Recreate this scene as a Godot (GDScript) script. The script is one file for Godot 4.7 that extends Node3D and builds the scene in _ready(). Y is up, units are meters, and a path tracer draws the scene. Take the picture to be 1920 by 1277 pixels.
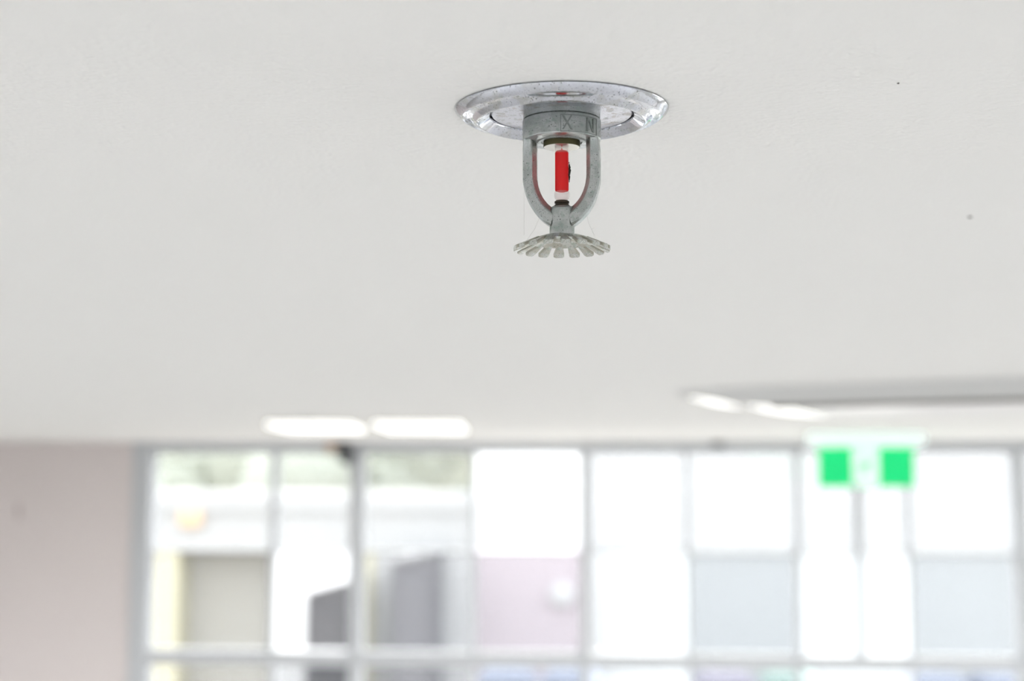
extends Node3D

# ---------------------------------------------------------------- materials
var M := {}
var taken := {}

func mat(c: Color, rough := 0.6, metal := 0.0) -> StandardMaterial3D:
	var m := StandardMaterial3D.new()
	m.albedo_color = c
	m.roughness = rough
	m.metallic = metal
	return m

func fnl(kind: int, freq: float, sd: int, octaves := 3) -> FastNoiseLite:
	var n := FastNoiseLite.new()
	n.noise_type = kind
	n.frequency = freq
	n.seed = sd
	n.fractal_octaves = octaves
	return n

func noise_tex(kind: int, freq: float, sd: int, size := 512, octaves := 3) -> NoiseTexture2D:
	var t := NoiseTexture2D.new()
	t.width = size
	t.height = size
	t.seamless = true
	t.noise = fnl(kind, freq, sd, octaves)
	return t

# corroded plating: clean metal, duller oxide patches with ragged outlines, dark pits, faint green stain
func plating(clean: Color, dull: Color, pit: Color, stain: Color, sd: int, pits: float, patch: float, r_clean: float, r_dull: float, pit_freq: float) -> Array:
	var n := 640
	var a := Image.create(n, n, false, Image.FORMAT_RGB8)
	var r := Image.create(n, n, false, Image.FORMAT_RGB8)
	var big := fnl(FastNoiseLite.TYPE_SIMPLEX_SMOOTH, 0.012, sd, 5)
	var grain := fnl(FastNoiseLite.TYPE_SIMPLEX_SMOOTH, 0.16, sd + 1, 2)
	var cell := fnl(FastNoiseLite.TYPE_CELLULAR, pit_freq, sd + 2, 1)
	cell.fractal_type = FastNoiseLite.FRACTAL_NONE
	cell.cellular_return_type = FastNoiseLite.RETURN_DISTANCE
	var green := fnl(FastNoiseLite.TYPE_SIMPLEX_SMOOTH, 0.02, sd + 3, 4)
	for y in n:
		for x in n:
			var g: float = grain.get_noise_2d(x, y)
			var p: float = smoothstep(-0.06, 0.06, big.get_noise_2d(x, y) + 0.12 * g - 0.25 + patch)
			var c := clean.lerp(dull, p)
			var s: float = smoothstep(0.26, 0.46, green.get_noise_2d(x, y) + 0.15 * g)
			c = c.lerp(stain, s * 0.45)
			var k: float = cell.get_noise_2d(x, y) + 0.05 * g
			var ps: float = pits * clampf(0.55 + 1.6 * green.get_noise_2d(y + 400, x), 0.1, 1.25)
			var d: float = 1.0 - smoothstep(-1.0 + ps, -1.0 + ps + 0.05, k)
			c = c.lerp(pit, d * 0.8)
			c = c * (1.0 + 0.06 * g)
			a.set_pixel(x, y, c)
			var rr: float = clampf(lerpf(lerpf(r_clean, r_dull, p), 0.6, maxf(d, s * 0.5)) + 0.05 * g, 0.02, 1.0)
			r.set_pixel(x, y, Color(rr, rr, rr))
	return [ImageTexture.create_from_image(a), ImageTexture.create_from_image(r)]

func plated(maps: Array, metal: float, tile_mm: float, bump_seed: int, bump_freq: float, bump: float) -> StandardMaterial3D:
	var m := StandardMaterial3D.new()
	m.albedo_texture = maps[0]
	m.roughness = 1.0
	m.roughness_texture = maps[1]
	m.metallic = metal
	m.uv1_triplanar = true
	m.uv1_scale = Vector3.ONE * (1000.0 / tile_mm)
	m.uv1_offset = Vector3(0.5, 0.0, 0.5)
	m.normal_enabled = true
	var nt := noise_tex(FastNoiseLite.TYPE_SIMPLEX_SMOOTH, bump_freq, bump_seed, 512, 3)
	nt.as_normal_map = true
	nt.bump_strength = 4.0
	m.normal_texture = nt
	m.normal_scale = bump
	return m

func make_materials() -> void:
	# ceiling: matt white paint with a fine orange-peel roller stipple
	var c := mat(Color(0.938, 0.935, 0.92), 0.75)
	c.normal_enabled = true
	var cn := noise_tex(FastNoiseLite.TYPE_SIMPLEX_SMOOTH, 0.075, 11, 1024, 2)
	cn.as_normal_map = true
	cn.bump_strength = 4.0
	c.normal_texture = cn
	c.normal_scale = 0.28
	M.ceiling = c
	M.pink = mat(Color(0.915, 0.88, 0.87), 0.8)
	M.white_wall = mat(Color(0.88, 0.875, 0.86), 0.8)
	M.floor = mat(Color(0.78, 0.77, 0.76), 0.5)
	M.alu = mat(Color(0.80, 0.81, 0.82), 0.45)
	var g := mat(Color(0.95, 0.97, 0.97, 0.03), 0.03)
	g.transparency = BaseMaterial3D.TRANSPARENCY_ALPHA
	M.clear = g
	var t := mat(Color(0.40, 0.42, 0.44, 0.30), 0.06)
	t.transparency = BaseMaterial3D.TRANSPARENCY_ALPHA
	M.tinted = t
	# sprinkler metals
	M.chrome = plated(plating(Color(0.79, 0.80, 0.83), Color(0.74, 0.745, 0.74), Color(0.38, 0.37, 0.33), Color(0.68, 0.71, 0.69), 21, 0.11, 0.04, 0.05, 0.17, 0.085), 1.0, 76.0, 31, 0.012, 0.05)
	M.plate = plated(plating(Color(0.74, 0.745, 0.77), Color(0.70, 0.69, 0.69), Color(0.36, 0.33, 0.32), Color(0.66, 0.68, 0.67), 41, 0.08, 0.0, 0.34, 0.44, 0.06), 1.0, 50.0, 32, 0.03, 0.04)
	M.cast = plated(plating(Color(0.715, 0.73, 0.725), Color(0.66, 0.68, 0.67), Color(0.32, 0.35, 0.33), Color(0.55, 0.62, 0.58), 51, 0.075, 0.2, 0.3, 0.42, 0.05), 0.92, 50.0, 33, 0.05, 0.25)
	M.deflector = plated(plating(Color(0.78, 0.79, 0.77), Color(0.70, 0.69, 0.64), Color(0.30, 0.28, 0.24), Color(0.48, 0.57, 0.50), 61, 0.08, 0.25, 0.28, 0.45, 0.045), 0.9, 50.0, 34, 0.05, 0.25)
	M.polish = mat(Color(0.80, 0.82, 0.86), 0.16, 1.0)
	M.olive = mat(Color(0.35, 0.33, 0.22), 0.5, 0.6)
	M.button = mat(Color(0.70, 0.69, 0.64), 0.25, 1.0)
	M.dark_brass = mat(Color(0.27, 0.24, 0.20), 0.45, 0.7)
	var gl := mat(Color(1.0, 0.93, 0.92, 0.02), 0.03)
	gl.transparency = BaseMaterial3D.TRANSPARENCY_ALPHA
	gl.metallic_specular = 0.3
	M.bulb = gl
	var gt := mat(Color(1.0, 0.90, 0.88, 0.2), 0.03)
	gt.transparency = BaseMaterial3D.TRANSPARENCY_ALPHA
	M.bulb_tip = gt
	var red := mat(Color(0.96, 0.13, 0.16), 0.5)
	red.backlight_enabled = true
	red.backlight = Color(0.95, 0.19, 0.22)
	red.metallic_specular = 0.0
	M.red = red
	M.dirt = mat(Color(0.24, 0.23, 0.21), 0.95)
	M.gap_shadow_grey = mat(Color(0.50, 0.49, 0.46), 0.5)
	M.peach = mat(Color(0.88, 0.74, 0.58), 0.7)
	M.speck = mat(Color(0.42, 0.41, 0.39), 0.95)
	M.grime_shade = mat(Color(0.55, 0.575, 0.56), 0.6, 0.5)
	M.web = mat(Color(0.80, 0.79, 0.77), 0.7)
	# fittings
	M.enamel = mat(Color(0.87, 0.87, 0.86), 0.35)
	M.diffuser = mat(Color(0.93, 0.915, 0.90), 0.3)
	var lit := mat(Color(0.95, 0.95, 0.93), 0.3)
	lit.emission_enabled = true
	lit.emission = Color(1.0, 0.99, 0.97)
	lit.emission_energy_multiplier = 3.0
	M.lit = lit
	var sg := mat(Color(0.0, 0.75, 0.42), 0.4)
	sg.emission_enabled = true
	sg.emission = Color(0.0, 0.86, 0.50)
	sg.emission_energy_multiplier = 1.5
	M.sign_green = sg
	var sw := mat(Color(0.92, 0.95, 0.94), 0.4)
	sw.emission_enabled = true
	sw.emission = Color(0.86, 0.93, 0.92)
	sw.emission_energy_multiplier = 1.4
	M.sign_white = sw
	var sc := mat(Color(0.92, 0.95, 0.95), 0.4)
	sc.emission_enabled = true
	sc.emission = Color(0.88, 0.94, 0.93)
	sc.emission_energy_multiplier = 1.3  # glow stands in for bloom around the plain white housing
	M.sign_case_bloom = sc
	M.dark_plastic = mat(Color(0.30, 0.31, 0.32), 0.4)
	M.beige_plastic = mat(Color(0.80, 0.66, 0.55), 0.5)
	M.scuff = mat(Color(0.74, 0.69, 0.68), 0.9)
	# outdoors
	M.render_white = mat(Color(0.75, 0.75, 0.745), 0.85)
	M.render_cream = mat(Color(0.77, 0.75, 0.64), 0.85)
	M.render_grey = mat(Color(0.655, 0.645, 0.61), 0.85)
	M.render_pale = mat(Color(0.70, 0.70, 0.69), 0.85)
	M.render_blue = mat(Color(0.66, 0.672, 0.672), 0.85)
	M.render_pink = mat(Color(0.71, 0.67, 0.685), 0.85)
	M.shed = mat(Color(0.415, 0.41, 0.42), 0.7)
	M.shed_dark = mat(Color(0.16, 0.155, 0.165), 0.7)
	M.shed_roof = mat(Color(0.66, 0.66, 0.66), 0.6)
	M.paving = mat(Color(0.70, 0.69, 0.67), 0.9)
	M.leaf = mat(Color(0.70, 0.715, 0.66), 0.8)
	M.bark = mat(Color(0.36, 0.30, 0.25), 0.9)
	M.bin_blue = mat(Color(0.43, 0.465, 0.53), 0.5)
	M.bin_violet = mat(Color(0.46, 0.455, 0.51), 0.5)
	M.bin_green = mat(Color(0.43, 0.52, 0.50), 0.5)
	M.rubber = mat(Color(0.1, 0.1, 0.1), 0.8)

# ---------------------------------------------------------------- mesh helpers
func mb() -> SurfaceTool:
	var st := SurfaceTool.new()
	st.begin(Mesh.PRIMITIVE_TRIANGLES)
	return st

func tri(st: SurfaceTool, a: Vector3, b: Vector3, c: Vector3, g: int) -> void:   # anticlockwise from outside
	st.set_smooth_group(g)
	st.add_vertex(a)
	st.set_smooth_group(g)
	st.add_vertex(c)
	st.set_smooth_group(g)
	st.add_vertex(b)

func quad(st: SurfaceTool, a: Vector3, b: Vector3, c: Vector3, d: Vector3, g := -1) -> void:
	tri(st, a, b, c, g)
	tri(st, a, c, d, g)

# profile of (radius, height); the outside lies to the left of its course when drawn r to the right, y up
func lathe(st: SurfaceTool, prof: Array, seg := 64, scale := 1.0, sharp_deg := 28.0, at := Vector3.ZERO) -> void:
	var g := 1
	for i in prof.size() - 1:
		var p: Vector2 = prof[i] * scale
		var q: Vector2 = prof[i + 1] * scale
		if i > 0:
			var before: Vector2 = prof[i] - prof[i - 1]
			var after: Vector2 = prof[i + 1] - prof[i]
			if absf(before.angle_to(after)) > deg_to_rad(sharp_deg):
				g += 1
		for k in seg:
			var t0 := TAU * k / seg
			var t1 := TAU * (k + 1) / seg
			if k == seg - 1:
				t1 = 0.0
			var a0 := at + Vector3(p.x * sin(t0), p.y, p.x * cos(t0))
			var a1 := at + Vector3(p.x * sin(t1), p.y, p.x * cos(t1))
			var b0 := at + Vector3(q.x * sin(t0), q.y, q.x * cos(t0))
			var b1 := at + Vector3(q.x * sin(t1), q.y, q.x * cos(t1))
			if q.x > 1e-9:
				tri(st, a0, b0, b1, g)
			if p.x > 1e-9:
				tri(st, a0, b1, a1, g)
			if q.x <= 1e-9 and p.x > 1e-9:
				pass

# box with chamfered edges, placed by a transform
func box(st: SurfaceTool, size: Vector3, tf: Transform3D, ch := 0.0) -> void:
	var h := size * 0.5
	if ch <= 0.0:
		var v := []
		for i in 8:
			v.append(tf * Vector3(h.x if i & 1 else -h.x, h.y if i & 2 else -h.y, h.z if i & 4 else -h.z))
		quad(st, v[4], v[5], v[7], v[6])
		quad(st, v[1], v[0], v[2], v[3])
		quad(st, v[5], v[1], v[3], v[7])
		quad(st, v[0], v[4], v[6], v[2])
		quad(st, v[6], v[7], v[3], v[2])
		quad(st, v[0], v[1], v[5], v[4])
		return
	# chamfered: hull of three slabs
	var c := ch
	for ax in 3:
		for s in [-1.0, 1.0]:
			var u := (ax + 1) % 3
			var w := (ax + 2) % 3
			var q := []
			for e in [[-1, -1], [1, -1], [1, 1], [-1, 1]]:
				var p := Vector3.ZERO
				p[ax] = s * h[ax]
				p[u] = e[0] * (h[u] - c)
				p[w] = e[1] * (h[w] - c)
				q.append(tf * p)
			if s > 0:
				quad(st, q[0], q[1], q[2], q[3])
			else:
				quad(st, q[3], q[2], q[1], q[0])
			for s2 in [-1.0, 1.0]:
				# edge between face ax/s and face u/s2, running along w
				var p := []
				for e in [-1, 1]:
					var a := Vector3.ZERO
					a[ax] = s * h[ax]
					a[u] = s2 * (h[u] - c)
					a[w] = e * (h[w] - c)
					var b := Vector3.ZERO
					b[ax] = s * (h[ax] - c)
					b[u] = s2 * h[u]
					b[w] = e * (h[w] - c)
					p.append([tf * a, tf * b])
				if s * s2 > 0:
					quad(st, p[0][0], p[0][1], p[1][1], p[1][0])
				else:
					quad(st, p[1][0], p[1][1], p[0][1], p[0][0])
	for sx in [-1.0, 1.0]:
		for sy in [-1.0, 1.0]:
			for sz in [-1.0, 1.0]:
				var a := tf * Vector3(sx * h.x, sy * (h.y - c), sz * (h.z - c))
				var b := tf * Vector3(sx * (h.x - c), sy * h.y, sz * (h.z - c))
				var d := tf * Vector3(sx * (h.x - c), sy * (h.y - c), sz * h.z)
				if sx * sy * sz > 0:
					tri(st, a, b, d, -1)
				else:
					tri(st, a, d, b, -1)

func bx(st: SurfaceTool, x0: float, x1: float, y0: float, y1: float, z0: float, z1: float, ch := 0.0) -> void:
	box(st, Vector3(x1 - x0, y1 - y0, z1 - z0), Transform3D(Basis.IDENTITY, Vector3(x0 + x1, y0 + y1, z0 + z1) * 0.5), ch)

# closed loft: rows of equal length, each row anticlockwise seen against the direction of travel
func loft(st: SurfaceTool, rows: Array, g0 := 10, smooth_across := false) -> void:
	var n: int = rows[0].size()
	for i in rows.size() - 1:
		for k in n:
			var k2 := (k + 1) % n
			quad(st, rows[i][k], rows[i][k2], rows[i + 1][k2], rows[i + 1][k], g0 if smooth_across else g0 + k)
	for k in range(1, n - 1):
		tri(st, rows[0][0], rows[0][k + 1], rows[0][k], -1)
		var e: Array = rows[rows.size() - 1]
		tri(st, e[0], e[k], e[k + 1], -1)

func tube(st: SurfaceTool, pts: Array, r: float, seg := 6) -> void:
	var rows := []
	for i in pts.size():
		var d: Vector3 = (pts[mini(i + 1, pts.size() - 1)] - pts[maxi(i - 1, 0)]).normalized()
		var side := d.cross(Vector3(0.31, 0.17, 0.93)).normalized()
		var up := d.cross(side)
		var row := []
		for k in seg:
			var t := TAU * k / seg
			row.append(pts[i] + (side * cos(t) + up * sin(t)) * r)
		rows.append(row)
	loft(st, rows, 5, true)

# lumpy ball
func lump(st: SurfaceTool, at: Vector3, radii: Vector3, noise: FastNoiseLite, amount: float, seg := 14, rings := 9) -> void:
	var rows := []
	for i in rings + 1:
		var ph := PI * i / rings
		var row := []
		for k in seg:
			var t := TAU * k / seg
			var d := Vector3(sin(ph) * sin(t), cos(ph), sin(ph) * cos(t))
			var f := 1.0 + amount * noise.get_noise_3dv(d * 40.0 + at * 900.0)
			row.append(at + d * radii * f)
		rows.append(row)
	for i in rings:
		for k in seg:
			var k2 := (k + 1) % seg
			if i > 0:
				tri(st, rows[i][k], rows[i + 1][k2], rows[i][k2], 3)
			if i < rings - 1:
				tri(st, rows[i][k], rows[i + 1][k], rows[i + 1][k2], 3)

func spline(p: Array, steps: int) -> Array:
	var out := []
	for i in p.size() - 1:
		var a: Vector2 = p[maxi(i - 1, 0)]
		var b: Vector2 = p[i]
		var c: Vector2 = p[i + 1]
		var d: Vector2 = p[mini(i + 2, p.size() - 1)]
		for k in steps:
			out.append(b.cubic_interpolate(c, a, d, float(k) / steps))
	out.append(p[p.size() - 1])
	return out

# ---------------------------------------------------------------- naming
func numbered(called: String) -> String:
	taken[called] = taken.get(called, -1) + 1
	return called if taken[called] == 0 else "%s_%03d" % [called, taken[called]]

func tag(o: Node, label: String, category: String, group := "", kind := "") -> Node:
	o.set_meta("label", label)
	o.set_meta("category", category)
	if group:
		o.set_meta("group", group)
	if kind:
		o.set_meta("kind", kind)
	return o

func thing(called: String, label: String, category: String, at := Vector3.ZERO, turn := 0.0, group := "", kind := "") -> Node3D:
	var o := Node3D.new()
	o.name = numbered(called)
	add_child(o)
	o.position = at
	o.rotation.y = turn
	tag(o, label, category, group, kind)
	return o

func part(parent: Node, called: String, st: SurfaceTool, m: Material, label := "") -> MeshInstance3D:
	st.generate_normals()
	var o := MeshInstance3D.new()
	o.mesh = st.commit()
	o.material_override = m
	o.name = numbered(called) if parent == self else called
	parent.add_child(o, true)
	if label:
		o.set_meta("label", label)
	return o

func text_part(parent: Node, called: String, s: String, height: float, m: Material, tf: Transform3D) -> void:
	var t := TextMesh.new()
	var f := SystemFont.new()
	f.font_names = PackedStringArray(["Droid Sans"])
	t.font = f
	t.text = s
	t.font_size = 64
	t.pixel_size = height / 46.0
	t.depth = 0.0007
	var o := MeshInstance3D.new()
	o.mesh = t
	o.material_override = m
	o.name = called
	parent.add_child(o, true)
	o.transform = tf

const CEIL := 2.7
const ZW := -5.95      # inner face of the window wall

func _ready() -> void:
	# ---------------- camera
	var cam := Camera3D.new()
	cam.name = "camera"
	cam.position = Vector3(0, 2.578, 0)
	cam.rotation_degrees = Vector3(5.25, 4.0, 0)
	var at := CameraAttributesPhysical.new()
	at.frustum_focal_length = 50.0
	at.frustum_focus_distance = 0.478
	at.exposure_aperture = 8.0
	cam.attributes = at
	cam.near = 0.05
	cam.far = 200.0
	add_child(cam)
	cam.make_current()
	# ---------------- sky: bright even overcast
	var we := WorldEnvironment.new()
	we.name = "world"
	var e := Environment.new()
	e.background_mode = Environment.BG_SKY
	var sky := Sky.new()
	var sm := ProceduralSkyMaterial.new()
	sm.sky_top_color = Color(0.95, 0.97, 1.0)
	sm.sky_horizon_color = Color(0.99, 0.995, 1.0)
	sm.ground_bottom_color = Color(0.6, 0.6, 0.6)
	sm.ground_horizon_color = Color(0.75, 0.75, 0.75)
	sm.sky_energy_multiplier = 3.4
	sm.ground_energy_multiplier = 2.0
	sky.sky_material = sm
	e.sky = sky
	e.tonemap_mode = Environment.TONE_MAPPER_LINEAR
	e.tonemap_exposure = 0.40
	e.sdfgi_enabled = true
	e.ssao_enabled = true
	e.ssil_enabled = true
	we.environment = e
	add_child(we)
	# ---------------- high hazy sun beyond the opposite buildings: it lights the yard and the floor by the window
	var sun := DirectionalLight3D.new()
	sun.name = "sun"
	sun.rotation_degrees = Vector3(-66, 165, 0)
	sun.light_energy = 8.0
	sun.light_color = Color(1.0, 0.97, 0.93)
	sun.light_angular_distance = 3.0
	sun.sky_mode = DirectionalLight3D.SKY_MODE_LIGHT_ONLY
	sun.shadow_enabled = true
	add_child(sun)
	make_materials()
	room()
	window_wall()
	outdoors()
	ceiling_fittings()
	sprinkler()

# ---------------------------------------------------------------- the room
func struct(called: String, st: SurfaceTool, m: Material, label: String, category: String) -> MeshInstance3D:
	var o := part(self, called, st, m)
	tag(o, label, category, "", "structure")
	return o

func room() -> void:
	var x0 := -4.2
	var x1 := 4.4
	var z1 := 3.4
	var st := mb()
	var lo := Vector3(x0 - 0.2, CEIL, ZW - 0.12)
	var hi := Vector3(x1 + 0.2, CEIL + 0.25, z1 + 0.2)
	for f in [[0, 1, 3, 2], [6, 7, 5, 4], [4, 5, 1, 0], [2, 3, 7, 6], [0, 2, 6, 4], [5, 7, 3, 1]]:
		var q := []
		for i in f:
			q.append(Vector3(hi.x if i & 1 else lo.x, hi.y if i & 4 else lo.y, hi.z if i & 2 else lo.z))
		for i in [0, 2, 1, 0, 3, 2]:
			st.set_smooth_group(-1)
			st.set_uv(Vector2(q[i].x, q[i].z) * 3.1)
			st.add_vertex(q[i])
	struct("ceiling", st, M.ceiling, "flat white painted ceiling with fine roller stipple", "ceiling")
	st = mb()
	bx(st, x0 - 0.2, x1 + 0.2, -0.2, 0.0, ZW - 0.12, z1 + 0.2)
	struct("floor", st, M.floor, "pale floor of the room below the frame", "floor")
	# window wall: pinkish piece at the left, low wall under the glazing, piece at the far right
	st = mb()
	bx(st, x0 - 0.2, -2.035, 0.0, CEIL, ZW - 0.12, ZW)
	struct("wall_back", st, M.pink, "pinkish grey painted wall left of the window frame", "wall")
	st = mb()
	bx(st, -2.035, 4.0, 0.0, 0.7, ZW - 0.12, ZW)
	bx(st, 4.0, x1 + 0.2, 0.0, CEIL, ZW - 0.12, ZW)
	struct("wall_front", st, M.white_wall, "white low wall carrying the long window", "wall")
	# side walls and the wall behind the camera, each with an unseen window added to light the room
	var open := [[-2.2, 2.9], [-5.5, 2.0]]
	for k in 2:
		var xa: float = (x0 - 0.2) if k == 0 else x1
		st = mb()
		bx(st, xa, xa + 0.2, 0.0, 0.5, ZW - 0.12, z1 + 0.2)
		bx(st, xa, xa + 0.2, 2.58, CEIL, ZW - 0.12, z1 + 0.2)
		bx(st, xa, xa + 0.2, 0.5, 2.58, ZW - 0.12, open[k][0])
		bx(st, xa, xa + 0.2, 0.5, 2.58, open[k][1], z1 + 0.2)
		struct("wall_left" if k == 0 else "wall_right", st, M.white_wall, "white side wall with an added wide window, %s end of the room" % ["pink wall" if k == 0 else "exit sign"], "wall")
		var w := thing("window_2" if k == 0 else "window_3", "unseen wide white framed window added for light in the side wall at the %s end" % ["pink wall" if k == 0 else "exit sign"], "window", Vector3(xa + 0.1, 0, 0), 0.0, "", "structure")
		for i in 5:
			var f := mb()
			var zc: float = lerpf(open[k][0] + 0.03, open[k][1] - 0.03, i / 4.0)
			bx(f, -0.03, 0.03, 0.5, 2.58, zc - 0.03, zc + 0.03, 0.004)
			part(w, "mullion", f, M.alu)
			if i < 4:
				var p := mb()
				bx(p, -0.003, 0.003, 0.56, 2.52, zc + 0.03, zc + (open[k][1] - open[k][0] - 0.06) / 4.0 - 0.03)
				part(w, "pane", p, M.clear)
		for yy in [0.53, 2.55]:
			var f := mb()
			bx(f, -0.03, 0.03, yy - 0.03, yy + 0.03, open[k][0], open[k][1], 0.004)
			part(w, "rail", f, M.alu)
	st = mb()
	bx(st, x0, x1, 0.0, 0.5, z1, z1 + 0.2)
	bx(st, x0, x1, 2.58, CEIL, z1, z1 + 0.2)
	bx(st, x0, -3.8, 0.5, 2.58, z1, z1 + 0.2)
	bx(st, 4.0, x1, 0.5, 2.58, z1, z1 + 0.2)
	struct("wall_rear", st, M.white_wall, "white rear wall with an added wide window, behind the viewer", "wall")
	var w4 := thing("window_4", "unseen wide white framed window added for light in the rear wall behind the viewer", "window", Vector3(0, 0, z1 + 0.1), 0.0, "", "structure")
	for i in 5:
		var f := mb()
		var xc := lerpf(-3.77, 3.97, i / 4.0)
		bx(f, xc - 0.03, xc + 0.03, 0.5, 2.58, -0.03, 0.03, 0.004)
		part(w4, "mullion", f, M.alu)
		if i < 4:
			var p := mb()
			bx(p, xc + 0.03, xc + 7.74 / 4.0 - 0.03, 0.56, 2.52, -0.003, 0.003)
			part(w4, "pane", p, M.clear)
	for yy in [0.53, 2.55]:
		var f := mb()
		bx(f, -3.8, 4.0, yy - 0.03, yy + 0.03, -0.03, 0.03, 0.004)
		part(w4, "rail", f, M.alu)

# ---------------------------------------------------------------- the long window
func window_wall() -> void:
	var w := thing("window_1", "long white framed window of many small panes across the back wall", "window", Vector3(0, 0, ZW), 0.0, "", "structure")
	var end := 4.0
	var st := mb()
	bx(st, -2.035, end, 2.652, CEIL, -0.09, 0.012, 0.003)
	part(w, "head_rail", st, M.alu)
	st = mb()
	bx(st, -2.035, end, 1.768, 1.83, -0.052, 0.004, 0.003)
	part(w, "transom", st, M.alu)
	st = mb()
	bx(st, -2.035, end, 0.7, 0.76, -0.09, 0.05, 0.003)
	part(w, "sill_rail", st, M.alu)
	st = mb()
	bx(st, -2.035, -1.955, 0.7, 2.7, -0.09, 0.014, 0.003)
	part(w, "jamb", st, M.alu)
	var posts := [[-1.072, 0.056], [-0.110, 0.046], [0.764, 0.024], [1.661, 0.046], [2.56, 0.046], [3.46, 0.046]]
	for p in posts:
		st = mb()
		bx(st, p[0] - p[1] / 2, p[0] + p[1] / 2, 0.76, 2.652, -0.09, 0.01, 0.003)
		part(w, "post", st, M.alu)
	# panes: left, right, kind of the upper, middle and lower pane (t tinted film, c clear)
	var cells := [
		[-1.955, -1.430, "t", "t", "t"], [-1.430, -1.072, "t", "c", "t"],
		[-1.072, -0.579, "t", "t", "t"], [-0.579, -0.110, "c", "t", "t"],
		[-0.110, 0.314, "t", "c", "c"], [0.314, 0.764, "t", "t", "t"],
		[0.764, 1.215, "t", "c", "c"], [1.215, 1.661, "t", "t", "t"],
		[1.661, 2.11, "t", "t", "t"], [2.11, 2.56, "t", "c", "t"],
		[2.56, 3.01, "t", "t", "t"], [3.01, 3.46, "t", "t", "t"], [3.46, 4.0, "t", "c", "t"],
	]
	var rows := [[2.246, 2.652], [1.83, 2.236], [0.76, 1.768]]
	for i in cells.size():
		var c: Array = cells[i]
		if i % 2 == 0 and i < 12:
			st = mb()
			bx(st, c[1] - (0.013 if i == 0 else 0.009), c[1] + (0.013 if i == 0 else 0.009), 0.76, 2.652, -0.075, -0.005, 0.002)
			part(w, "mullion", st, M.alu)
		st = mb()
		bx(st, c[0], c[1], 2.236, 2.246, -0.07, -0.01, 0.002)
		part(w, "glazing_bar", st, M.alu)
		for r in 3:
			st = mb()
			bx(st, c[0], c[1], rows[r][0], rows[r][1], -0.045, -0.040)
			part(w, "pane", st, M.clear if c[2 + r] == "c" else M.tinted)
	# slim meeting stile under the exit sign
	st = mb()
	bx(st, 0.994, 1.028, 1.83, 2.652, -0.075, -0.008, 0.002)
	part(w, "meeting_stile", st, M.alu)

# ---------------------------------------------------------------- outside the window
func tree(at: Vector3, h: float, r: float, sd: int, label: String) -> void:
	var t := thing("tree", label, "tree", at, 0.0, "pale trees behind the low building")
	var st := mb()
	tube(st, [Vector3(0, 0, 0), Vector3(0.03, h * 0.3, 0.02), Vector3(-0.02, h * 0.6, 0)], 0.11, 8)
	part(t, "trunk", st, M.bark)
	var rng := RandomNumberGenerator.new()
	rng.seed = sd
	var n := fnl(FastNoiseLite.TYPE_SIMPLEX_SMOOTH, 0.05, sd, 3)
	st = mb()
	for i in 9:
		var d := Vector3(rng.randf_range(-1, 1), rng.randf_range(-0.7, 0.9), rng.randf_range(-1, 1)) * r * 0.6
		lump(st, Vector3(0, h * 0.66, 0) + d, Vector3.ONE * r * rng.randf_range(0.45, 0.62), n, 0.35)
	for i in 700:
		var d := Vector3(rng.randfn(), rng.randfn(), rng.randfn()).normalized() * r * rng.randf_range(0.75, 1.15)
		var c := Vector3(0, h * 0.66, 0) + d
		var b := Basis.from_euler(Vector3(rng.randf() * TAU, rng.randf() * TAU, 0)) * 0.09
		quad(st, c - b.x, c - b.y * 0.5, c + b.x, c + b.y * 0.5)
	part(t, "crown", st, M.leaf)

func wheelie_bin(at: Vector3, m: Material, label: String, turn: float) -> void:
	var b := thing("wheelie_bin", label, "bin", at, turn, "bins in the yard beyond the lower panes")
	var st := mb()
	var rows := []
	for i in 5:
		var t := i / 4.0
		var hw := lerpf(0.17, 0.235, t)
		var hd := lerpf(0.20, 0.29, t)
		var y := lerpf(0.06, 0.98, t)
		var row := []
		for c in [[-1, 1], [1, 1], [1, -1], [-1, -1]]:
			row.append(Vector3(c[0] * hw, y, c[1] * hd))
		rows.append(row)
	loft(st, rows)
	part(b, "body", st, m)
	st = mb()
	bx(st, -0.25, 0.25, 0.98, 1.02, -0.30, 0.31, 0.012)
	box(st, Vector3(0.42, 0.05, 0.50), Transform3D(Basis.IDENTITY, Vector3(0, 1.04, 0)), 0.02)
	part(b, "lid", st, m)
	st = mb()
	tube(st, [Vector3(-0.2, 0.99, -0.35), Vector3(0.2, 0.99, -0.35)], 0.015, 8)
	box(st, Vector3(0.03, 0.03, 0.08), Transform3D(Basis.IDENTITY, Vector3(-0.19, 0.99, -0.32)))
	box(st, Vector3(0.03, 0.03, 0.08), Transform3D(Basis.IDENTITY, Vector3(0.19, 0.99, -0.32)))
	part(b, "handle", st, m)
	for s in [-1, 1]:
		st = mb()
		var ring := []
		for k in [-1, 1]:
			var row := []
			for i in 16:
				var t := TAU * i / 16
				row.append(Vector3(s * 0.2 + k * 0.022, 0.1 + 0.1 * sin(t), -0.2 + 0.1 * cos(-t)))
			ring.append(row)
		loft(st, ring, 5, true)
		part(b, "wheel", st, M.rubber)

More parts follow.
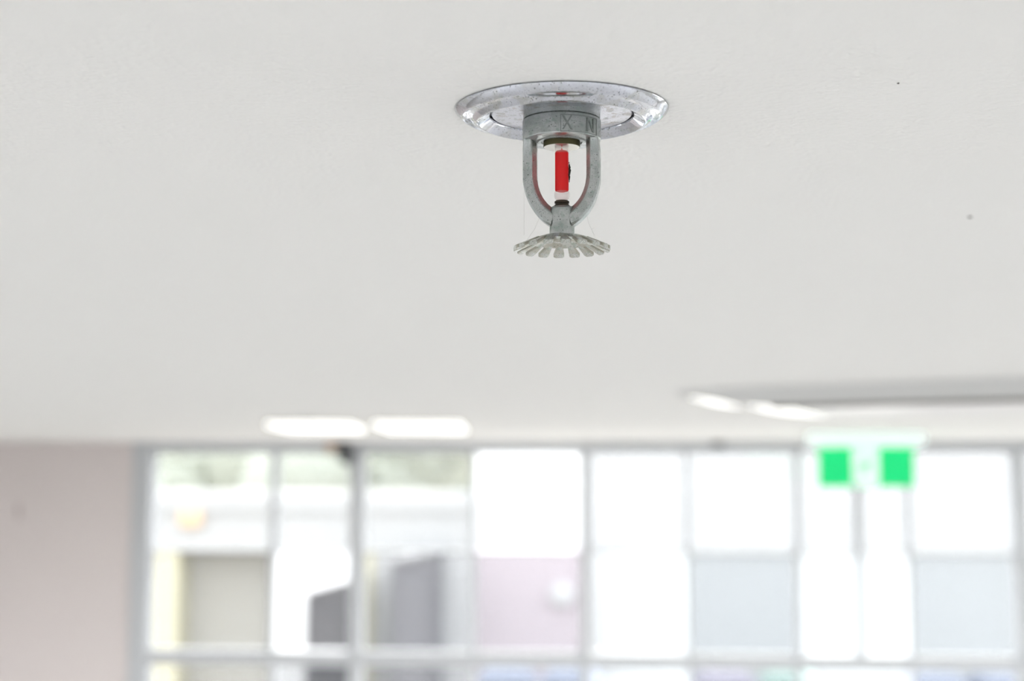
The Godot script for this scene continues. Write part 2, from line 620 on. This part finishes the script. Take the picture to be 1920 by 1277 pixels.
func shed(at: Vector3, width: float, h0: float, h1: float, m: Material, label: String) -> void:
	var s := thing("shed", label, "shed", at, 0.0, "dark sheds in the yard")
	var d := 0.55
	var st := mb()
	var prof := [Vector2(0, 0), Vector2(width, 0), Vector2(width, h1), Vector2(0, h0)]
	var f := []
	var k := []
	for p in prof:
		f.append(Vector3(p.x, p.y, 0))
		k.append(Vector3(p.x, p.y, -d))
	loft(st, [k, f])
	part(s, "body", st, m)
	st = mb()
	var slope := atan2(h1 - h0, width)
	box(st, Vector3(width / cos(slope) + 0.08, 0.05, d + 0.1), Transform3D(Basis(Vector3(0, 0, 1), slope), Vector3(width / 2, (h0 + h1) / 2 + 0.025, -d / 2)), 0.01)
	part(s, "roof", st, M.shed_roof)
	st = mb()
	bx(st, 0.06, width - 0.06, 0.05, minf(h0, h1) - 0.12, 0.0, 0.03, 0.006)
	part(s, "door", st, m)

func outdoors() -> void:
	var st := mb()
	bx(st, -40, 40, -0.35, -0.2, -60, ZW - 0.12)
	struct("ground", st, M.paving, "pale paved yard outside the window", "ground")
	# low grey building on the left
	var b := thing("low_building", "pale grey low building with a white fascia and cream pillars, seen through left panes", "building", Vector3(0, -0.2, -14))
	st = mb()
	bx(st, -9.0, -1.36, 0.0, 1.98, -1.6, -0.4)
	part(b, "wall", st, M.render_grey)
	st = mb()
	bx(st, -9.2, -1.36, 2.37, 2.56, -1.7, 0.06, 0.01)
	part(b, "fascia", st, M.render_pale)
	st = mb()
	bx(st, -9.0, -1.36, 1.98, 2.37, -1.6, 0.02, 0.01)
	part(b, "lintel", st, M.render_pale)
	for p in [[-4.62, -4.31, M.render_cream], [-3.36, -2.55, M.render_white], [-2.47, -2.34, M.render_cream], [-2.34, -2.16, M.render_pale], [-1.74, -1.38, M.render_white]]:
		st = mb()
		bx(st, p[0], p[1], 0.0, 1.98, -0.4, 0.0, 0.01)
		part(b, "pillar", st, p[2])
	shed(Vector3(-2.86, -0.2, -13.3), 0.40, 1.63, 1.74, M.shed_dark, "dark grey shed with a sloping top, in the left bay of the window")
	shed(Vector3(-2.045, -0.2, -13.3), 0.40, 1.92, 2.00, M.shed, "dark grey shed with a sloping top, right of the window post")
	st = mb()
	box(st, Vector3(0.22, 0.17, 0.10), Transform3D(Basis.IDENTITY, Vector3(-4.17, 2.31, 0.08)), 0.03)
	part(b, "wall_lamp", st, M.peach, "small peach-coloured wall lamp")
	# pink wall with a round white lamp
	b = thing("garden_wall", "pale pink yard wall with a round white lamp", "wall", Vector3(0, -0.2, -14))
	st = mb()
	bx(st, -1.34, -0.2, 0.0, 2.02, -0.3, 0.0, 0.01)
	part(b, "panel", st, M.render_pink)
	st = mb()
	lathe(st, [Vector2(0.09, 0.0), Vector2(0.12, 0.03), Vector2(0.10, 0.08), Vector2(0.0, 0.10)].map(func(v): return v), 24)
	var lamp := part(b, "lamp", st, M.render_white, "round white lamp")
	lamp.position = Vector3(-0.49, 1.58, 0.0)
	lamp.rotation.x = PI / 2
	# white building on the right
	b = thing("white_building", "white rendered building with a pale blue-grey base, filling the right-hand panes", "building", Vector3(0, -0.2, -14.4))
	st = mb()
	bx(st, -1.36, 8.0, 1.98, 5.2, -3.0, 0.0, 0.02)
	part(b, "wall", st, M.render_white)
	st = mb()
	bx(st, -0.2, 8.0, 0.0, 1.98, -2.9, -0.06, 0.02)
	part(b, "base", st, M.render_blue)
	for i in 5:
		tree(Vector3(-7.9 + 1.5 * i, -0.2, -19.3 - 4.2 * (i % 3)), 4.1 + 0.3 * (i % 2), 1.4, 70 + i, "pale green bushy tree above the low grey building, %s counted from the pink wall" % ["first", "second", "third", "fourth", "last"][i])
	for i in 2:
		wheelie_bin(Vector3(-0.90 + 0.54 * i, -0.2, -12.4), M.bin_blue, ["pale blue-grey bin in the yard, left of the pair under the pink wall", "pale blue-grey bin in the yard, right of the pair under the pink wall"][i], 0.05 - 0.1 * i)
		wheelie_bin(Vector3(2.72 + 0.56 * i, -0.2, -12.4), M.bin_blue, ["pale blue-grey bin in the yard, left of the pair right of the exit sign", "pale blue-grey bin in the yard, right of the pair right of the exit sign"][i], -0.04 + 0.1 * i)
	wheelie_bin(Vector3(0.95, -0.2, -12.4), M.bin_violet, "pale violet bin standing beside the pale green bin", 0.03)
	wheelie_bin(Vector3(1.50, -0.2, -12.4), M.bin_green, "pale green bin standing beside the pale violet bin", -0.05)

# ---------------------------------------------------------------- on the ceiling and walls
func panel_light(a: Vector2, b: Vector2, width: float, label: String) -> void:
	var d := b - a
	var l := thing("panel_light", label, "ceiling light", Vector3((a.x + b.x) / 2, CEIL - 0.001, (a.y + b.y) / 2), atan2(d.x, d.y), "twin glowing panel lights")
	var n := d.length()
	var st := mb()
	bx(st, -width / 2 - 0.006, width / 2 + 0.006, -0.004, 0.0, -n / 2 - 0.006, n / 2 + 0.006)
	part(l, "tray", st, M.enamel)
	st = mb()
	box(st, Vector3(width, 0.012, n), Transform3D(Basis.IDENTITY, Vector3(0, -0.010, 0)), 0.004)
	part(l, "diffuser", st, M.lit)
	var li := AreaLight3D.new()
	li.name = "glow"
	li.area_size = Vector2(width * 0.95, n * 0.97)
	li.position = Vector3(0, -0.0175, 0)
	li.rotation.x = -PI / 2
	li.light_energy = 0.25
	li.light_color = Color(1.0, 0.99, 0.97)
	li.area_range = 12.0
	li.shadow_enabled = true
	l.add_child(li)

func ceiling_fittings() -> void:
	panel_light(Vector2(-0.725, -3.36), Vector2(-0.78, -3.88), 0.20, "glowing white panel light on the ceiling, left of the pair above the window post")
	panel_light(Vector2(-0.462, -3.36), Vector2(-0.502, -3.88), 0.21, "glowing white panel light on the ceiling, right of the pair above the window post")
	# big surface-mounted fitting cut by the right edge of the photograph
	var l := thing("ceiling_light", "large grey-white ceiling light fitting near the exit sign, cut off at the edge", "ceiling light", Vector3(0.097, CEIL, -2.155), atan2(-0.514, 0.857))
	var len := 1.25
	var wid := 0.34
	var st := mb()
	var drop_at := func(u: float) -> float:
		return 0.010 + 0.017 * smoothstep(0.0, 0.14, minf(u, len - u))
	var rows := []
	for i in 15:
		var u: float = len * [0.0, 0.02, 0.04, 0.06, 0.08, 0.10, 0.14, 0.5, 0.86, 0.90, 0.92, 0.94, 0.96, 0.98, 1.0][i] if i > 6 else [0.0, 0.02, 0.04, 0.06, 0.08, 0.11, 0.14][i]
		var d: float = drop_at.call(u)
		rows.append([Vector3(u, 0, 0), Vector3(u, 0, -wid), Vector3(u, -d, -wid + 0.014), Vector3(u, -d, -0.014)])
	loft(st, rows, 7)
	part(l, "housing", st, M.enamel)
	st = mb()
	bx(st, 0.15, len - 0.15, -0.0315, -0.026, -0.030, -0.012, 0.001)  # dark strip drawn in for the gap and shadow line under the housing
	part(l, "gap_shadow", st, M.gap_shadow_grey)
	# bowed opal lens under the tray: added glowing patches imitate window reflections, the rest is unlit
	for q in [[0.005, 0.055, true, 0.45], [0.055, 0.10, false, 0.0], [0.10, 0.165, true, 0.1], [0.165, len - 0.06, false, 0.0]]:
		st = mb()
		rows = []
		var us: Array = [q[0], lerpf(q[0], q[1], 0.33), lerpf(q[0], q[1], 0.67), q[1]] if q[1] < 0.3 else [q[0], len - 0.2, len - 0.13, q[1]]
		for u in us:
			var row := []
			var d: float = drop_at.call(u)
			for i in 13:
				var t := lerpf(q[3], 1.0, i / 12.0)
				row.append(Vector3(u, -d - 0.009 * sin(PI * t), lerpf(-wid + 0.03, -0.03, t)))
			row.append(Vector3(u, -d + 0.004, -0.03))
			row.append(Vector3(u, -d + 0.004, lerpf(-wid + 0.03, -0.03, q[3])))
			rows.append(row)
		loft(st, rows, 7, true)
		part(l, "glow_patch" if q[2] else "diffuser", st, M.lit if q[2] else M.diffuser)
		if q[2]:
			var li := AreaLight3D.new()  # added lamp under the glowing patch
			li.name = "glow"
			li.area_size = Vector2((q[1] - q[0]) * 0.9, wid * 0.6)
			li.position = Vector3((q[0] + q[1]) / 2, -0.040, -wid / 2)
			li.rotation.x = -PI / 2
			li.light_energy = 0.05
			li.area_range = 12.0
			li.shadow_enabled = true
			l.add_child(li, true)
	# exit sign
	var s := thing("exit_sign", "green exit sign with a white running man pictogram hanging from the ceiling", "sign", Vector3(0.832, CEIL, -4.737))
	st = mb()
	bx(st, -0.186, 0.186, -0.044, 0.0, -0.03, 0.03, 0.006)
	part(s, "housing", st, M.sign_case_bloom)
	st = mb()
	bx(st, -0.154, 0.154, -0.174, -0.044, -0.008, 0.008, 0.002)
	part(s, "panel", st, M.sign_green)
	# pictogram: white door with the running figure cut in green before it
	st = mb()
	bx(st, -0.045, 0.039, -0.168, -0.050, 0.008, 0.0095)
	var door := part(s, "pictogram_door", st, M.sign_white)
	st = mb()
	lathe(st, [Vector2(0.0085, 0.0), Vector2(0.0085, 0.001), Vector2(0.0, 0.001)].map(func(v): return v), 20)
	var limb := func(a: Vector2, b: Vector2, w: float):
		var dd := b - a
		box(st, Vector3(dd.length() + w * 0.6, 0.001, w), Transform3D(Basis(Vector3(0, 1, 0), -atan2(dd.y, dd.x)), Vector3((a.x + b.x) / 2, 0.0005, (a.y + b.y) / 2)))
	limb.call(Vector2(0.004, 0.014), Vector2(-0.010, 0.046), 0.017)
	limb.call(Vector2(0.002, 0.016), Vector2(0.026, 0.022), 0.008)
	limb.call(Vector2(0.026, 0.022), Vector2(0.034, 0.012), 0.007)
	limb.call(Vector2(0.000, 0.018), Vector2(-0.022, 0.026), 0.008)
	limb.call(Vector2(-0.022, 0.026), Vector2(-0.030, 0.040), 0.007)
	limb.call(Vector2(-0.008, 0.046), Vector2(0.014, 0.060), 0.009)
	limb.call(Vector2(0.014, 0.060), Vector2(0.006, 0.082), 0.008)
	limb.call(Vector2(-0.010, 0.046), Vector2(-0.020, 0.066), 0.009)
	limb.call(Vector2(-0.020, 0.066), Vector2(-0.042, 0.070), 0.008)
	var man := part(s, "pictogram_figure", st, M.sign_green)
	man.rotation.x = PI / 2
	man.scale = Vector3(0.66, 1.0, 0.66)
	man.position = Vector3(-0.002, -0.082, 0.0095)
	var li := AreaLight3D.new()
	li.name = "glow"
	li.area_size = Vector2(0.3, 0.12)
	li.position = Vector3(0, -0.109, 0.014)
	li.rotation.y = PI
	li.light_color = Color(0.3, 1.0, 0.65)
	li.light_energy = 0.02
	li.area_range = 12.0
	li.shadow_enabled = true
	s.add_child(li)
	# small camera at the top of the window post
	var c := thing("security_camera", "small dark camera on a beige bracket at the top of the window post", "camera", Vector3(-1.14, 2.676, ZW + 0.016))
	st = mb()
	bx(st, -0.055, -0.015, -0.018, 0.02, 0.0, 0.03, 0.004)
	part(c, "bracket", st, M.beige_plastic)
	st = mb()
	lathe(st, [Vector2(0, 0.0), Vector2(0.016, 0.0), Vector2(0.030, -0.006), Vector2(0.030, -0.07), Vector2(0.022, -0.076), Vector2(0.0, -0.076)], 28)
	var cb := part(c, "body", st, M.dark_plastic)
	cb.position = Vector3(0.018, -0.012, 0.012)
	cb.rotation = Vector3(-1.1, 0.35, 0)
	st = mb()
	lathe(st, [Vector2(0.0, -0.0), Vector2(0.018, 0.0), Vector2(0.02, -0.01), Vector2(0.02, -0.03), Vector2(0.0, -0.03)], 24)
	var cm := part(c, "mount", st, M.dark_plastic)
	cm.position = Vector3(0.0, 0.002, 0.018)
	cm.rotation = Vector3(0, 0, PI / 2 + 0.4)
	# little dark catch on the head rail
	st = mb()
	box(st, Vector3(0.05, 0.022, 0.03), Transform3D(Basis.IDENTITY, Vector3(0.439, 2.688, ZW + 0.027)), 0.006)
	tag(part(self, "window_catch", st, M.dark_plastic), "small dark catch on the window head rail left of the exit sign", "catch")
	# marks
	var n := fnl(FastNoiseLite.TYPE_SIMPLEX_SMOOTH, 0.08, 3, 2)
	st = mb()
	lump(st, Vector3(-2.532, 2.403, ZW), Vector3(0.009, 0.030, 0.002), n, 0.4)
	tag(part(self, "scuff", st, M.scuff), "small dark scuff on the pinkish wall", "mark")
	st = mb()
	lump(st, Vector3(0.091, 2.6998, -0.446), Vector3(0.00035, 0.0002, 0.0004), n, 0.5)
	tag(part(self, "speck", st, M.speck), "tiny dark fly speck on the ceiling, the one nearer the top edge", "speck")
	st = mb()
	lump(st, Vector3(0.173, 2.6998, -0.689), Vector3(0.001, 0.0004, 0.0012), n, 0.5)
	tag(part(self, "speck", st, M.speck), "tiny soft dark speck on the ceiling far right of the sprinkler", "speck")

# ---------------------------------------------------------------- the sprinkler (millimetres below the ceiling)
const MM := 0.001

func v2(list: Array) -> Array:
	var out := []
	for i in range(0, list.size(), 2):
		out.append(Vector2(list[i], list[i + 1]))
	return out

func arm_shape(s: float) -> SurfaceTool:
	var st := mb()
	var outer := spline(v2([13.2, -9, 13.25, -20, 13.1, -24, 12.4, -28, 11.1, -32, 9.0, -35.6, 6.4, -38.4, 3.6, -40.4]), 4)
	var inner := spline(v2([8.4, -9, 8.4, -21, 8.25, -24.5, 7.6, -27.5, 6.3, -30.4, 4.6, -32.6, 3.2, -33.8, 2.0, -35.0]), 4)
	var sec := [[0.0, 2.3], [0.08, 2.75], [0.14, 3.0], [0.66, 3.0], [0.74, 2.7], [1.0, 1.0], [1.0, -1.0], [0.74, -2.7], [0.66, -3.0], [0.14, -3.0], [0.08, -2.75], [0.0, -2.3]]
	var rows := []
	for i in outer.size():
		var row := []
		for q in sec:
			var p: Vector2 = outer[i].lerp(inner[i], q[0])
			var flare := 1.0 + 1.1 * pow(clampf((17.5 + p.y) / 8.0, 0.0, 1.0), 2.0)
			var z: float = q[1] * flare
			var fit := minf(p.x, sqrt(maxf(13.22 * 13.22 - z * z, 0.0)))
			row.append(Vector3(s * fit, p.y, z) * MM)
		if s < 0:
			row.reverse()
		rows.append(row)
	loft(st, rows)
	return st

func sprinkler() -> void:
	var s := thing("fire_sprinkler", "chrome fire sprinkler with a red glass bulb hanging from the white ceiling", "sprinkler", Vector3(-0.01613, CEIL, -0.4716), deg_to_rad(-4.0))
	var st := mb()
	lathe(st, v2([35.3, 0.3, 35.3, -0.3, 36.0, -0.32, 36.15, -0.5, 36.0, -0.85, 34.2, -2.5, 33.5, -2.95, 32.6, -3.15, 31.0, -3.3, 30.0, -3.7, 29.2, -4.35, 28.6, -4.75, 28.0, -4.85, 27.5, -4.6, 24.5, -2.5, 24.3, -2.0, 24.3, -0.6]), 128, MM)
	part(s, "escutcheon", st, M.chrome, "round chrome cover plate")
	st = mb()
	lathe(st, v2([23.8, -0.4, 23.8, -1.8, 23.5, -2.1, 0.0, -2.1]), 128, MM)
	part(s, "recess_plate", st, M.plate)
	st = mb()
	lathe(st, v2([13.0, -2.0, 13.0, -3.7, 12.3, -3.8, 12.3, -4.4]), 96, MM)
	part(s, "collar", st, M.cast)
	st = mb()
	lathe(st, v2([12.0, -4.1, 13.0, -4.1, 13.25, -4.35, 13.25, -10.7, 13.05, -11.0, 12.6, -11.15, 8.6, -11.15, 8.0, -11.5, 7.0, -11.5, 6.8, -11.0, 0, -11.0]), 128, MM)
	var body := part(s, "body", st, M.cast)
	# raised maker's plate with its letters, wrapped round the front of the body
	st = mb()
	var rim := func(a0: float, a1: float, y0: float, y1: float, r0: float, r1: float):
		var n := 14
		var rows := []
		for i in n + 1:
			var a := deg_to_rad(lerpf(a0, a1, float(i) / n))
			var row := []
			for q in [[r0, y1], [r0, y0], [r1, y0], [r1, y1]]:
				row.append(Vector3(q[0] * sin(a), q[1], q[0] * cos(a)) * MM)
			rows.append(row)
		loft(st, rows)
	rim.call(4.0, 67.0, -5.25, -5.0, 13.0, 13.42)
	rim.call(4.0, 67.0, -10.85, -10.6, 13.0, 13.42)
	rim.call(4.0, 5.2, -10.6, -5.3, 13.0, 13.42)
	rim.call(65.8, 67.0, -10.6, -5.3, 13.0, 13.42)
	part(body, "plate_border", st, M.grime_shade, "grimy outline of the maker's plate")
	st = mb()
	rim.call(5.2, 65.8, -10.6, -5.3, 13.0, 13.36)
	part(body, "maker_plate", st, M.cast)
	for q in [["X", 14.0, -7.9], ["N", 52.0, -7.9]]:
		var a := deg_to_rad(q[1])
		text_part(body, "letter", q[0], 0.0024, M.grime_shade, Transform3D(Basis(Vector3.UP, a), Vector3(13.2 * sin(a), q[2], 13.2 * cos(a)) * MM))  # letters coloured darker to stand for shading on the same metal
	for sd in [-1.0, 1.0]:
		part(s, "arm", arm_shape(sd), M.cast)
	st = mb()
	lathe(st, v2([0.0, -33.5, 3.4, -33.5, 4.1, -34.3, 4.15, -35.0, 4.2, -43.8]), 48, MM)
	part(s, "hub", st, M.cast)
	st = mb()
	lathe(st, v2([0.0, -31.6, 2.1, -31.4, 2.5, -31.7, 2.5, -32.3, 2.15, -32.5, 2.15, -32.7, 2.55, -32.9, 2.55, -33.6]), 40, MM)
	part(s, "compression_screw", st, M.dark_brass)
	st = mb()
	lathe(st, v2([0.0, -11.2, 5.6, -11.2, 6.2, -11.2, 6.2, -13.0, 6.05, -13.15]), 64, MM)
	var button := part(s, "valve_button", st, M.olive)
	st = mb()
	lathe(st, v2([6.05, -13.15, 0.0, -13.15]), 64, MM)
	part(button, "button_face", st, M.button, "bright polished face")
	# glass bulb with its red liquid
	st = mb()
	lathe(st, v2([0.0, -12.9, 1.2, -12.95, 2.0, -13.15, 2.4, -13.6, 2.45, -14.1, 2.25, -14.7, 2.4, -15.2]), 48, MM, 50.0)
	var neck := st
	st = mb()
	lathe(st, v2([2.4, -15.2, 2.42, -27.6, 2.48, -28.3]), 48, MM, 50.0)
	var bulb := part(s, "bulb", st, M.bulb, "clear glass bulb")
	st = mb()
	lathe(st, v2([2.48, -28.3, 2.56, -29.0, 2.58, -29.5, 2.54, -30.0, 2.3, -30.8, 1.8, -31.4, 1.2, -31.8, 0.0, -31.9]), 48, MM, 50.0)
	part(bulb, "bulb_neck", neck, M.bulb_tip, "clear rounded top of the bulb")
	part(bulb, "bulb_tip", st, M.bulb_tip, "rounded clear end with an air bubble")
	st = mb()
	lathe(st, v2([0.0, -13.3, 0.2, -13.4, 0.25, -13.9, 0.9, -14.2, 1.8, -14.4, 2.2, -14.8, 2.27, -15.4, 2.28, -27.7, 2.1, -28.1, 1.2, -28.4, 0.0, -28.45]), 48, MM, 40.0)
	part(bulb, "liquid", st, M.red, "red liquid")
	# deflector: raised middle, eighteen drooping tines
	st = mb()
	lathe(st, v2([0.0, -43.4, 6.6, -43.4, 8.0, -43.85, 10.6, -44.95, 10.9, -45.3, 10.6, -45.95, 8.0, -44.9, 6.4, -44.5, 3.2, -44.6, 3.0, -45.2, 2.5, -45.5, 0.0, -45.5]), 72, MM, 35.0)
	var defl := part(s, "deflector", st, M.deflector)
	var tm := mb()
	var tine_prof := [[9.6, 44.5, 0.75], [10.4, 44.87, 0.93], [11.0, 45.1, 1.03], [12.5, 45.75, 1.30], [14.0, 46.4, 1.57], [15.0, 46.85, 1.75], [15.8, 47.15, 1.86], [16.08, 47.27, 1.78], [16.2, 47.32, 1.5]]
	var rows := []
	for q in tine_prof:
		var w: float = q[2]
		var row := []
		for c in [[-w, -0.1], [-w, 0.9], [-w * 0.7, 1.15], [w * 0.7, 1.15], [w, 0.9], [w, -0.1], [w * 0.75, -0.25], [-w * 0.75, -0.25]]:
			row.append(Vector3(c[0], -q[1] - c[1], q[0]) * MM)
		rows.append(row)
	loft(tm, rows)
	tm.generate_normals()
	var tmesh := tm.commit()
	for i in 18:
		var o := MeshInstance3D.new()
		o.mesh = tmesh
		o.material_override = M.deflector
		o.name = "tine"
		defl.add_child(o, true)
		o.rotation.y = TAU * i / 18.0 + deg_to_rad(6.0 + 4.0)
	st = mb()
	for i in 3:
		box(st, Vector3(1.8, 0.35, 0.4), Transform3D(Basis.IDENTITY, Vector3(-0.9, -43.9 - 0.75 * i, 8.9 + 1.55 * i) * 1.0), 0.1)
	var rib := part(defl, "stamped_rib", st, M.plate)
	rib.scale = Vector3.ONE * MM
	# cobweb threads between the frame and the deflector
	var web := thing("cobweb", "thin cobweb threads between the sprinkler frame and its deflector", "cobweb", Vector3(-0.01613, CEIL, -0.4716))
	var rng := RandomNumberGenerator.new()
	rng.seed = 9
	for th in [[[-12.7, -12.6, 0], [-12.75, -43.0, 0]], [[-7.5, -37.0, 0], [-9.2, -41.0, 0], [-12.0, -45.0, 0.5]], [[8.3, -36.0, 0], [8.9, -39.0, 0], [9.9, -41.2, 0], [11.6, -44.8, 0.5]], [[9.9, -41.2, 0], [10.6, -43.0, 1.0], [10.9, -44.6, 1.0]], [[9.9, -41.2, 0], [10.8, -40.7, 0]]]:
		var pts := []
		for q in th:
			pts.append(Vector3(q[0], q[1], q[2]) * MM)
		st = mb()
		tube(st, pts, 0.03 * MM, 5)
		part(web, "strand", st, M.web)
	# dust stuck to the bulb
	st = mb()
	var n := fnl(FastNoiseLite.TYPE_SIMPLEX_SMOOTH, 0.09, 12, 2)
	for i in 16:
		var t := i / 15.0
		var sz := (0.18 + 0.35 * sin(PI * t)) * rng.randf_range(0.6, 1.1)
		lump(st, Vector3(2.45 + rng.randf_range(-0.1, 0.28) * sin(PI * t), lerpf(-18.6, -24.8, t), rng.randf_range(-0.6, 0.7)) * MM, Vector3(sz * 0.8, sz * 1.5, sz) * MM, n, 0.7, 9, 6)
	var dust := part(self, "dust_clump", st, M.dirt)
	dust.position = Vector3(-0.01613, CEIL, -0.4716)
	tag(dust, "dark fuzzy clump of dust stuck on the side of the red glass bulb", "dust")
